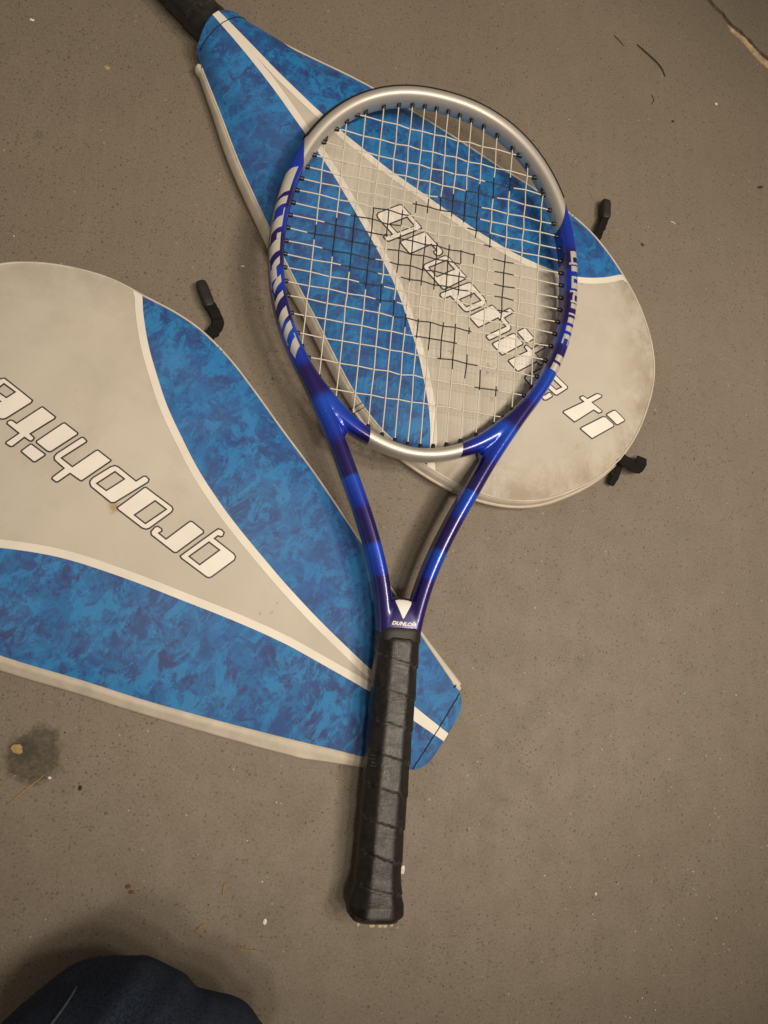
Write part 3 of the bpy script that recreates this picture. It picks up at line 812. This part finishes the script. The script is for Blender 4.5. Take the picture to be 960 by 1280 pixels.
def build_frame_mesh():
    V = []; F = []
    def add(vf):
        b = len(V); V.extend(vf[0]); F.extend([tuple(i + b for i in f) for f in vf[1]])
    mir = (HOOP * [-1, 1])[::-1][:-1]
    path = np.vstack([mir, HOOP])
    out = np.vstack([(HOUT * [-1, 1])[::-1][:-1], HOUT])
    arcs = np.r_[HARC[::-1][:-1], HARC]
    add(sweep(path, out, [hw_at(a) + .45 for a in arcs], [hh_at(a) + .45 for a in arcs]))
    th = np.linspace(R(207), R(333), 70)
    br = np.array([(127.8 * math.copysign(abs(math.cos(t)) ** (2 / 1.9), math.cos(t)), 509.5 - 158.5 * abs(math.sin(t)) ** (2 / 1.9)) for t in th])
    bt = np.gradient(br, axis=0); bt /= np.linalg.norm(bt, axis=1)[:, None]
    bo = np.stack([bt[:, 1], -bt[:, 0]], 1)
    ax_ = np.abs(br[:, 0])
    add(sweep(br, bo, np.interp(ax_, [0, 38, 75, 110], [5.4, 5.8, 8.0, 6]), np.interp(ax_, [0, 38, 80, 110], [9.6, 9.8, 10.2, 10.2])))
    for sg in (1, -1):      # webs that fill the corner between bridge and shaft
        p = resample([(72 * sg, 379), (66 * sg, 368), (59 * sg, 356)], 3.0)
        t_ = np.gradient(p, axis=0); t_ /= np.linalg.norm(t_, axis=1)[:, None]
        add(sweep(p, np.stack([-t_[:, 1], t_[:, 0]], 1), np.linspace(7.5, 4.0, len(p)), np.linspace(8.8, 7.8, len(p))))
    yk = [(236, 6.0, 4.5), (233.6, 8, 8.4), (229.5, 10, 10.6), (224, 12.5, 11.6), (216.5, 16.2, 12.3), (210, 16.8, 12.3), (206.5, 15.2, 12.0), (200, 13, 11)]
    add(sweep([(0, y) for y, _, _ in yk], [(1, 0)] * len(yk), [w for _, w, _ in yk], [h for _, _, h in yk], n=5.0))
    me = mesh('frame_raw', V, F)
    me = bake(me, ('REMESH', dict(mode='VOXEL', voxel_size=.00085)), ('SMOOTH', dict(factor=.5, iterations=24)))
    me.name = 'frame'
    co = np.empty(len(me.vertices) * 3); me.vertices.foreach_get('co', co); co = co.reshape(-1, 3) / MM
    arc = np.empty(len(co), np.float32); lat = np.empty(len(co), np.float32)
    ax2 = np.abs(co[:, 0])
    for i in range(0, len(co), 4000):
        d = (ax2[i:i + 4000, None] - HOOP[None, :, 0]) ** 2 + (co[i:i + 4000, 1, None] - HOOP[None, :, 1]) ** 2
        j = d.argmin(1)
        dx = ax2[i:i + 4000] - HOOP[j, 0]; dy = co[i:i + 4000, 1] - HOOP[j, 1]
        arc[i:i + 4000] = HARC[j] + dx * HTAN[j, 0] + dy * HTAN[j, 1]
        lat[i:i + 4000] = dx * HOUT[j, 0] + dy * HOUT[j, 1]
    for nm, v in (('arc', arc), ('lat', lat)):
        a = me.attributes.new(nm, 'FLOAT', 'POINT'); a.data.foreach_set('value', v)
    return me

def decal(name, mat, parent, side, a0, a1, p0, p1, off=.36, slant=0.0):
    """a patch of print lying on the hoop between two arc lengths and two section angles (degrees)"""
    na = max(2, int((a1 - a0) / 1.5) + 1); npn = max(3, int(abs(p1 - p0) / 7) + 1)
    V = []; F = []
    for i in range(na):
        for k in range(npn):
            u = k / (npn - 1)
            V.append(hoop_pt(a0 + (a1 - a0) * i / (na - 1) + slant * (u - .5), side, R(p0 + (p1 - p0) * u), off))
    for i in range(na - 1):
        for k in range(npn - 1):
            a = i * npn + k; f = (a, a + 1, a + npn + 1, a + npn)
            F.append(f if side > 0 else f[::-1])
    return link(name, mesh(name, V, F), mat, parent)

GRIP_PITCH = 23.5
def grip_mesh():
    K = 56; rr = []; seam = []
    ys = np.r_[0, .8, 2.0, 3.5, np.arange(5, 203, 1.2), 204, 205]
    for y in ys:
        fl = 1 + .235 * (1 - min(1, max(0, (y - 11) / 23))) ** 1.6
        if y < 4: fl *= (.86, .93, .975, .995)[min(3, [0, .8, 2.0, 3.5].index(y) if y in (0, .8, 2.0, 3.5) else 3)]
        if y > 203.5: fl *= .97 if y < 204.5 else .93
        ring = []
        for k in range(K):
            a = 2 * math.pi * k / K
            ca, sa = math.cos(a), math.sin(a)
            inv = 0
            for q in range(8):
                fa = q * math.pi / 4
                h = (16.4, 15.9, 14.6, 15.9)[q % 4]
                v = math.cos(a - fa) / h
                if v > 0: inv += v ** 26
            r_ = inv ** (-1 / 26)
            ph = ((y - GRIP_PITCH * ((a - math.pi / 2) % (2 * math.pi)) / (2 * math.pi)) / GRIP_PITCH) % 1
            st = .85 * (1 - ph) ** 1.3 - (.45 if ph > .955 else 0)
            nz = .22 * noise.noise(Vector((ca * 2.5, sa * 2.5, y * .07))) + .10 * noise.noise(Vector((ca * 9, sa * 9, y * .3)))
            r_ = (r_ + st + nz) * fl
            ring.append((r_ * ca * MM, (y + 4.5 * max(0, 1 - y / 40)) * MM, r_ * sa * MM))
            seam.append(1.0 if (ph > .93 or ph < .05) else 0.0)
        rr.append(ring)
    V, F = rings(rr)
    F = [f[::-1] for f in F]
    me = mesh('grip', V, F)
    at = me.attributes.new('seam', 'FLOAT', 'POINT'); at.data.foreach_set('value', np.array(seam, np.float32))
    return me
GRIP = grip_mesh()

rk = empty('tennis_racket', (160.5 * MM, -165 * MM, 18.1 * MM), 0, R(2.95))
tag(rk, 'silver and blue tennis racket lying on top of both covers, black worn grip', 'tennis racket')
FRAME = build_frame_mesh()
frame = link('frame', FRAME, M['frame'], rk)
fb = BVHTree.FromPolygons([v.co for v in FRAME.vertices], [p.vertices for p in FRAME.polygons])
def top_z(x, y, dflt=.011):
    h = fb.ray_cast(Vector((x, y, .05)), Vector((0, 0, -1)))
    return h[0].z if h[0] is not None else dflt

# black guard round the tip, outside of the hoop
def guard():
    V = []; F = []; npn = 7
    arcs = np.linspace(-138, 138, 150)
    prof = [(-58, .2), (-50, 1.3), (-25, 1.7), (0, 1.8), (25, 1.7), (50, 1.3), (58, .2)]
    for a in arcs:
        for p, o in prof: V.append(hoop_pt(abs(a), 1 if a > 0 else -1, R(p), o))
    for i in range(len(arcs) - 1):
        for k in range(npn - 1):
            q = i * npn + k; F.append((q, q + npn, q + npn + 1, q + 1))
    return mesh('bumper_guard', V, F)
link('bumper_guard', guard(), M['grommet'], rk)

# lettering blocks on the two sides of the hoop (left: -1, right: +1)
SV = M['silver_print']
for a0, a1, p0, p1, sl in ((172, 195, 38, 104, -9), (199.5, 206.5, 30, 104, -9), (206.5, 217, 30, 38, 0), (206.5, 217, 97, 104, 0), (217, 227, 30, 104, -9),
                           (228.5, 233.5, 84, 104, -2), (231, 237, 28, 35, 0), (237, 247.5, 28, 104, -9), (252.5, 258.5, 52, 104, -9), (258.5, 268, 38, 84, -3), (252.5, 274, 28, 34, 0), (268, 274, 46, 104, -9),
                           (281, 285.5, 34, 104, -9), (277, 291, 28, 34, 0), (294, 302, 28, 104, -9), (306, 312.5, 28, 104, -9),
                           (312.5, 319.5, 28, 36, 0), (312.5, 319.5, 97, 104, 0), (319.5, 328, 28, 104, -9)):
    decal('letter_block', SV, frame, -1, a0, a1, p0, p1, slant=sl)
for a0, a1, p0, p1 in ((189, 194.5, 26, 106), (194.5, 199.5, 92, 106), (199.3, 201.3, 26, 122), (202.5, 207.5, 26, 106), (212, 214.3, 26, 106), (214.3, 218, 92, 106), (218, 223.3, 26, 106),
                       (225.2, 227, 84, 116), (225.2, 229.3, 34, 92), (229.3, 234.5, 84, 95), (234.3, 236.4, 26, 106), (237.3, 241.6, 34, 100), (246.2, 248, 36, 108), (250.4, 255.6, 36, 106),
                       (258.4, 263.4, 38, 106), (266.4, 270.6, 40, 108), (270.6, 276, 98, 110), (270.6, 276, 60, 72), (287, 293, 44, 108), (295.4, 302.4, 46, 110)):
    decal('letter_block', SV, frame, 1, a0, a1, p0, p1)
for side, a0, a1, p0, p1 in ((-1, 258, 275, -22, -12), (-1, 322, 356, -26, -17), (-1, 372, 392, -30, -20), (-1, 438, 482, -34, -14)):
    decal('side_strip', M['white_paint'] if a0 < 430 else SV, frame, side, a0, a1, p0, p1)  # pale strips along the outer wall; the silver one on the shaft is a sticker

# throat: silver plate and the maker's name
def flat_print(name, poly, mat, parent, off, step=1.0):
    o = sheet(name, poly, [], lambda P: np.array([top_z(p[0] * MM, p[1] * MM) / MM for p in P]), off, step, mat, parent)
    return o
flat_print('logo_plate', [(-6.4, 233.0), (-3.5, 233.8), (0, 234.0), (3.5, 233.8), (6.4, 233.0), (6.2, 231.4), (.6, 220), (0, 219.4), (-.6, 220), (-6.2, 231.4)], M['white_paint'], frame, .3)
cu = bpy.data.curves.new('maker_name', 'FONT'); cu.body = 'DUNLOP'; cu.size = 3.7; cu.align_x = 'CENTER'; cu.align_y = 'CENTER'; cu.shear = .35; cu.offset = .16; cu.space_character = 1.05
to = bpy.data.objects.new('tmp', cu); COL.objects.link(to)
tm = bpy.data.meshes.new_from_object(to.evaluated_get(bpy.context.evaluated_depsgraph_get())); bpy.data.objects.remove(to)
xs = [v.co.x for v in tm.vertices]; k_ = 18.5 / (max(xs) - min(xs))
for v in tm.vertices:
    x, y = v.co.x * k_, 215.6 + v.co.y * 1.0
    v.co = (x * MM, y * MM, top_z(x * MM, y * MM) + .0003)
tm.name = 'maker_name'
link('maker_name', tm, M['white_print'], frame)

# handle
link('grip', GRIP, M['grip'], rk)
def collar():
    rr = []
    for y, s in ((202, .96), (203.5, 1.0), (206.5, .985), (207.5, 1.0), (211.0, .985), (211.8, .95)):
        rr.append([(sec(2 * math.pi * k / 40, 17.0 * s + .25 * math.sin(k), 13.9 * s, 3.2)[0] * MM, (y + (1.2 * math.cos(2 * math.pi * k / 40 - .7) if y > 206 else 0)) * MM, sec(2 * math.pi * k / 40, 17.0 * s, 13.9 * s, 3.2)[1] * MM) for k in range(40)])
    V, F = rings(rr); return mesh('collar', V, [f[::-1] for f in F])
link('collar', collar(), M['rubber'], rk)
def lump(name, c, size, mat, parent=None, seed=0, flat=.5, sub=2):
    bm = bmesh.new(); bmesh.ops.create_icosphere(bm, subdivisions=sub, radius=1)
    for v in bm.verts:
        f = 1 + .38 * noise.noise(v.co * 1.6 + Vector((seed * 3.7, seed, 2))) + .2 * noise.noise(v.co * 4 + Vector((seed, 5, seed)))
        v.co = Vector((v.co.x * size[0], v.co.y * size[1], v.co.z * size[2])) * f * MM
    me = bpy.data.meshes.new(name); bm.to_mesh(me); bm.free()
    o = link(name, me, mat, parent); o.location = (c[0] * MM, c[1] * MM, c[2] * MM); return o
link('butt_cap', (lambda vf: mesh('butt_cap', vf[0], [f[::-1] for f in vf[1]]))(rings([[(sec(2 * math.pi * k / 32, w, w * .88, 3)[0] * MM, y * MM, sec(2 * math.pi * k / 32, w, w * .88, 3)[1] * MM) for k in range(32)] for y, w in ((2.7, 15), (3.3, 17), (5, 17.6), (7, 17))])), M['brown'], rk)
for i, (x, z, a, b) in enumerate(((-13.5, 9, 1.2, .8), (-4, 12.0, 2.2, .8), (1.8, 11.4, 2.8, 1.3), (5.0, 12.4, 1.8, .7), (11, 10, 1.2, .6), (0, 6, 4, 2.5))):
    lump('torn_foam', (x, 2.2, z), (a, 1.9, b * 1.3), M['foam'], rk, i)
# faded print and scuffs on the grip
for i, (x0, y0, w, h, z) in enumerate(((-13.3, 118, 3.2, .7, 11), (-13.6, 115.5, 4.2, .6, 11), (-13.0, 113, 3.0, .8, 11), (-12.8, 110.5, 4.4, .7, 11), (13.6, 114, 1.2, 2.6, 11.2))):
    poly = [(x0 - w / 2, y0 - h / 2), (x0 + w / 2, y0 - h / 2 + .4), (x0 + w / 2 - .3, y0 + h / 2), (x0 - w / 2 + .2, y0 + h / 2 - .2)]
    gb = BVHTree.FromPolygons([v.co for v in GRIP.vertices], [p.vertices for p in GRIP.polygons]) if i == 0 else gb
    def gz(P):
        out = []
        for p in P:
            hh = gb.ray_cast(Vector((p[0] * MM, p[1] * MM, .05)), Vector((0, 0, -1)))
            out.append(hh[0].z / MM if hh[0] is not None else 11)
        return np.array(out)
    sheet('faded_print', poly, [], gz, .12, 1.0, M['faded'], rk)

# strings
MAINS = [-98.2, -82.6, -67.4, -52.4, -39.6, -28.2, -17.2, -6.4, 4.4, 15, 26, 38.2, 51.6, 66.4, 81.6, 98]
MAINS = [(a - b) / 2 for a, b in zip(MAINS, MAINS[::-1])]
CROSS = [636, 618.5, 603.8, 590.4, 578.4, 567.2, 556, 544.6, 533.3, 522, 510.5, 499.2, 487.8, 476.4, 464.6, 450.9, 435.2, 416.4, 394.5]
ink_polys = [np.array(p) for p in INK]
def inked(P):
    r_ = np.zeros(len(P), bool)
    for p in ink_polys: r_ |= inside(P, p)
    return r_.astype(np.float32)
def x_at(y):
    hc = HEAD_CLOSED; q = hc[hc[:, 0] > 0]
    up = q[q[:, 1] >= 509.5] if y >= 509.5 else q[q[:, 1] < 509.5]
    o = np.argsort(up[:, 1]); return float(np.interp(y, up[o, 1], up[o, 0]))
def y_at(x, top):
    hc = HEAD_CLOSED; q = hc[hc[:, 1] > 509.5] if top else hc[hc[:, 1] < 509.5]
    o = np.argsort(q[:, 0]); return float(np.interp(x, q[o, 0], q[o, 1]))
random.seed(11)
jit = {(i, j): (random.gauss(0, .13), random.gauss(0, .22)) for i in range(16) for j in range(19)}
gro = []
def string(name, knots, par0):
    P = resample(catmull(knots, 6), 1.5)
    V, F = tube(P * MM, .54 * MM, 6)
    me = mesh(name, V, F)
    a = me.attributes.new('ink', 'FLOAT', 'POINT')
    a.data.foreach_set('value', np.repeat(inked(P[:, :2]), 6).astype(np.float32))
    link(name, me, M['string'], rk)
WZ = .62
for i, x in enumerate(MAINS):
    y0, y1 = y_at(x, False), y_at(x, True)
    kn = [(x, y0 + 1.5, 0)]
    for j in range(18, -1, -1):
        if y0 + 7 < CROSS[j] < y1 - 5:
            kn.append((x + jit[i, j][0], CROSS[j] + jit[i, j][1], WZ * (1 if (i + j) % 2 else -1)))
    kn.append((x, y1 - 1.5, 0)); string('main_string', kn, i % 2)
    gro += [((x, y0), (0, 1)), ((x, y1), (0, -1))]
for j, y in enumerate(CROSS):
    xe = x_at(y)
    kn = [(-xe + 1.5, y, 0)]
    for i, x in enumerate(MAINS):
        if abs(x) < xe - 5: kn.append((x + jit[i, j][0], y + jit[i, j][1], -WZ * (1 if (i + j) % 2 else -1)))
    kn.append((xe - 1.5, y, 0)); string('cross_string', kn, j % 2)
    gro += [((-xe, y), (1, 0)), ((xe, y), (-1, 0))]
V, F = rings([[(r_ * math.cos(2 * math.pi * k / 10) * MM, y * MM, r_ * math.sin(2 * math.pi * k / 10) * MM) for k in range(10)] for y, r_ in ((3.0, 1.9), (6.4, 1.9), (8.6, 1.75), (9.4, 1.35))])
GM = mesh('grommet', V, [f[::-1] for f in F]); GM.materials.append(M['grommet'])
for (x, y), (dx, dy) in gro:
    o = link('grommet', GM, None, frame)
    # depth along the string until the inside wall of the hoop is reached
    i = int(np.argmin((HEAD_CLOSED[:, 0] - x) ** 2 + (HEAD_CLOSED[:, 1] - y) ** 2))
    t_ = HEAD_CLOSED[(i + 2) % 400] - HEAD_CLOSED[i - 2]; t_ /= np.linalg.norm(t_) + 1e-9
    c = max(.42, abs(dx * t_[1] - dy * t_[0]))
    ex = 6.0 / c - 6.0
    o.location = ((x + dx * ex) * MM, (y + dy * ex) * MM, 0)
    o.rotation_euler = (0, 0, math.atan2(dy, dx) - math.pi / 2)

# ---------------------------------------------------------------- the other racket, its head inside the upper cover
ux, uy, ua = COVER_UPPER
hd = Vector((math.cos(R(ua)), math.sin(R(ua)), 0))
bp = Vector((ux, uy, 0)) - hd * 186
r2 = empty('tennis_racket', (bp.x * MM, bp.y * MM, 18.6 * MM), R(ua - 90), R(-.6))
tag(r2, 'black gripped racket handle poking out of the upper cover at the top edge', 'tennis racket')
link('grip', GRIP, None, r2)
link('collar', collar(), M['rubber'], r2)
V, F = sweep([(0, 203), (0, 225), (0, 244)], [(1, 0)] * 3, [15, 14, 9], [11.5, 10.5, 7], 24, 3.0)
link('throat', mesh('throat', V, F), M['frame'], r2)

# ---------------------------------------------------------------- the photographer's knee
def leg_mesh():
    V = []; F = []
    def add(vf):
        b = len(V); V.extend(vf[0]); F.extend([tuple(i + b for i in f) for f in vf[1]])
    th = catmull([(-95, -700, 470), (-62, -540, 365), (-28, -390, 235), (-4, -305, 140), (-2, -252, 84)], 8)
    add(tube(th * MM, np.interp(np.linspace(0, 1, len(th)), [0, .5, .8, 1], [98, 86, 76, 64]) * MM, 32))
    sh = catmull([(-2, -252, 74), (-2, -290, 66), (-15, -400, 62), (-35, -560, 55), (-50, -690, 50)], 8)
    add(tube(sh * MM, np.interp(np.linspace(0, 1, len(sh)), [0, .15, .45, 1], [66, 60, 58, 44]) * MM, 32))
    bm = bmesh.new(); bmesh.ops.create_uvsphere(bm, u_segments=32, v_segments=20, radius=1)
    kf = [tuple(v.index for v in f.verts) for f in bm.faces]
    for cx, cy, cz, rx, ry, rz in ((-16, -236, 72, 72, 62, 62), (50, -250, 60, 52, 52, 54)):     # kneecap and the bulge of cloth beside it
        add(([((v.co.x * rx + cx) * MM, (v.co.y * ry + cy) * MM, (v.co.z * rz + cz) * MM) for v in bm.verts], kf))
    bm.free()
    me = bake(mesh('leg', V, F), ('REMESH', dict(mode='VOXEL', voxel_size=.004)), ('SMOOTH', dict(factor=.5, iterations=9)))
    # cloth folds
    nor = [v.normal.copy() for v in me.vertices]
    for v, vn in zip(me.vertices, nor):
        c = v.co.copy()
        f = noise.noise(Vector((c.x * 18, c.y * 20 + c.z * 18, 1.5))) * .011 - abs(noise.noise(Vector((c.x * 7 + 3, c.y * 34 - c.x * 22, c.z * 9)))) * .009 + noise.noise(Vector((c.x * 24, c.y * 30, c.z * 30))) * .0018
        c = c + vn * f
        v.co = (c.x, c.y, max(c.z, .001))
    return me
LEG = leg_mesh(); LEG.name = 'person'
person = link('person', LEG, M['denim'])
tag(person, 'kneeling person in dark blue jeans, only the knee showing at the bottom left corner', 'person')
lb = BVHTree.FromPolygons([v.co for v in LEG.vertices], [p.vertices for p in LEG.polygons])
sp = []
for p in catmull([(-34, -186), (-42, -196), (-53, -211), (-64, -235), (-76, -275), (-88, -330)], 10):
    h = lb.ray_cast(Vector((p[0] * MM, p[1] * MM, .8)), Vector((0, 0, -1)))
    if h[0] is not None: sp.append((p[0], p[1], h[0].z / MM + .4))
if len(sp) > 3:
    tube_obj('seam', sp, .7, m_simple('faded_seam', (.07, .085, .115), .9, .3, 500, .4), person, 6)

# ---------------------------------------------------------------- litter on the floor
def blade(name, pts, w, mat, label, cat, group=None, lift=.3):
    P = np.array([(p[0], p[1]) for p in pts], float)
    P = resample(catmull(P, 6) if len(P) > 2 else P, 1.5)
    n_ = len(P); V = []; F = []
    for i in range(n_):
        t_ = P[min(i + 1, n_ - 1)] - P[max(i - 1, 0)]; t_ /= np.linalg.norm(t_); nn = np.array([-t_[1], t_[0]])
        u = i / (n_ - 1); ww = w * (.35 + .65 * math.sin(math.pi * min(1, .15 + u * .8)))
        z = lift + .5 * math.sin(u * 3.1) + random.uniform(-.05, .05)
        for a, dz in ((-.5, 0), (0, .45), (.5, 0)):
            V.append(((P[i][0] + nn[0] * a * ww) * MM, (P[i][1] + nn[1] * a * ww) * MM, (z + dz * w) * MM))
    for i in range(n_ - 1):
        a = i * 3; F += [(a, a + 3, a + 4, a + 1), (a + 1, a + 4, a + 5, a + 2), (a + 2, a + 5, a + 3, a)]
    F += [(0, 1, 2), (len(V) - 3, len(V) - 1, len(V) - 2)]
    return tag(link(name, mesh(name, V, F, False), mat), label, cat, group)
def crumb(name, c, size, mat, label, cat, seed, group=None, rz=0.0):
    o = lump(name, (c[0], c[1], size[2] * .55), size, mat, None, seed, sub=2)
    o.rotation_euler = (0, 0, rz)
    return tag(o, label, cat, group)
blade('straw', P_STRAW, 1.0, M['straw'], 'long golden straw lying across the edge of the oily stain', 'straw')
blade('straw', P_STRAW2, 1.0, M['straw'], 'short upright straw between the knee and the grip end', 'straw')
blade('straw', P_STRAW3, 1.5, M['straw'], 'short slanted straw just above the jeans knee shadow', 'straw')
blade('straw', P_STRAW4, .8, M['straw'], 'faint thin level straw right of the jeans knee', 'straw')
blade('twig', P_TWIG, 2.0, M['brown'], 'curved dark grass twig near the cracked slab', 'twig')
blade('twig', P_TWIG2, .9, M['brown'], 'small straight dark twig left of the curved one', 'twig')
blade('hair', P_HAIR, .7, M['brown'], 'tiny hooked dark fibre below the curved twig', 'fibre')
blade('fibre', P_WHITEHAIR, .9, M['chip'], 'tiny pale fibre right of the black toggle at top right', 'fibre')
blade('fibre', P_WHITE3, 1.0, M['chip'], 'tiny white fibre left of the racket head', 'fibre')
crumb('pebble', P_CHIP[0], (4.2, 3.2, 1.6), M['tan'], 'tan crumb sitting in the dark oily stain', 'crumb', 1, None, -.3)
crumb('seed', P_SEED2[0], (1.3, 1.0, .7), M['chip'], 'pale seed at the upper tip of the long straw', 'seed', 2)
crumb('crumb', P_SEED[0], (1.2, 1.8, .7), M['brown'], 'dark crumb right of the long straw', 'crumb', 3)
crumb('paint_chip', P_WHITE_CHIP[0], (1.7, 3.2, 1.0), M['chip'], 'white chip touching the right side of the grip end', 'chip', 4)
crumb('crumb', P_BARK[0], (2.0, 1.4, .8), M['rust'], 'rusty crumb above the knee, upper of a pair', 'crumb', 5)
crumb('crumb', P_BARK2[0], (1.8, 1.3, .7), M['rust'], 'rusty crumb above the knee, lower of a pair', 'crumb', 6)
crumb('leaf_bit', P_LEAFBIT[0], (3.6, 1.6, .6), M['brown'], 'dark leaf scrap at the right edge below the crack', 'leaf scrap', 7, None, .4)
crumb('crumb', P_BIT2[0], (2.0, 1.3, .6), M['brown'], 'dark crumb right of the upper cover, below the toggle', 'crumb', 8, None, -.6)
crumb('crumb', P_BIT3[0], (1.8, 1.1, .6), M['brown'], 'dark crumb below the curved twig', 'crumb', 9)
crumb('paint_chip', P_WHITE2[0], (1.6, 1.4, .6), M['chip'], 'white chip below the cracked slab edge', 'chip', 10)
crumb('bead', P_POLY[0], (1.25, 1.25, 1.0), M['chip'], 'round white bead on bare floor at lower right', 'bead', 11)
crumb('paint_chip', P_WHITE4[0], (2.0, 1.2, .5), M['chip'], 'small white chip in the top left corner', 'chip', 12)
crumb('crumb', P_TAN1[0], (2.4, 2.0, .7), M['tan'], 'tan crumb on bare floor left of the upper cover neck', 'crumb', 13)
crumb('paint_chip', P_FLAKE[0], (1.4, 2.2, .6), M['chip'], 'pale flake left of the grip end, right of the knee', 'chip', 14)

# uncountable grit: dark specks and glitter
def grit(name, n_, mats, smin, smax, seed, weight):
    rnd = random.Random(seed); V = []; F = []; mi = []
    while len(F) < n_ * 2:
        x, y = rnd.uniform(-240, 620), rnd.uniform(-260, 820)
        if rnd.random() > weight(x, y): continue
        r_ = smin + (smax - smin) * rnd.random() ** 2.5; a = rnd.uniform(0, 6.28); b = len(V); h = r_ * .5
        for k in range(4):
            V.append(((x + math.cos(a + k * 1.57) * r_ * rnd.uniform(.6, 1.2)) * MM, (y + math.sin(a + k * 1.57) * r_ * rnd.uniform(.6, 1.2)) * MM, .15 * MM))
        V.append((x * MM, y * MM, (.2 + h) * MM))
        m_ = rnd.randrange(len(mats))
        F += [(b, b + 1, b + 4), (b + 1, b + 2, b + 4), (b + 2, b + 3, b + 4), (b + 3, b, b + 4)]; mi += [m_] * 4
    me = bpy.data.meshes.new(name); me.from_pydata(V, [], F); me.update()
    for m_ in mats: me.materials.append(m_)
    me.polygons.foreach_set('material_index', mi)
    return link(name, me, None)
g1 = grit('floor_grit', 900, [M['brown'], M['brown'], M['rust'], M['tan']], .25, .85, 5, lambda x, y: .25 + .75 * (noise.noise(Vector((x * .012, y * .012, 4))) > .05))
tag(g1, 'fine dark grit scattered over the grey floor', 'grit', kind='stuff')
GL = [M['chip'], M['chip'], M['chip'], m_simple('gold_glitter', (.85, .55, .1), .3, .1, 300, .1), m_simple('pink_glitter', (.8, .3, .28), .3, .1, 300, .1), m_simple('green_glitter', (.2, .75, .3), .3, .1, 300, .1)]  # sparkle of the floor's flakes is put into these bright colours
g2 = grit('floor_glitter', 520, GL, .35, .85, 9, lambda x, y: (.06 + .9 * max(0, 1 - math.hypot(x - 450, y + 160) / 230) + .55 * max(0, 1 - math.hypot(x - 10, y + 70) / 150)) * (1 if y < 60 else .3))
tag(g2, 'tiny bright glitter specks on the lower part of the floor', 'glitter', kind='stuff')
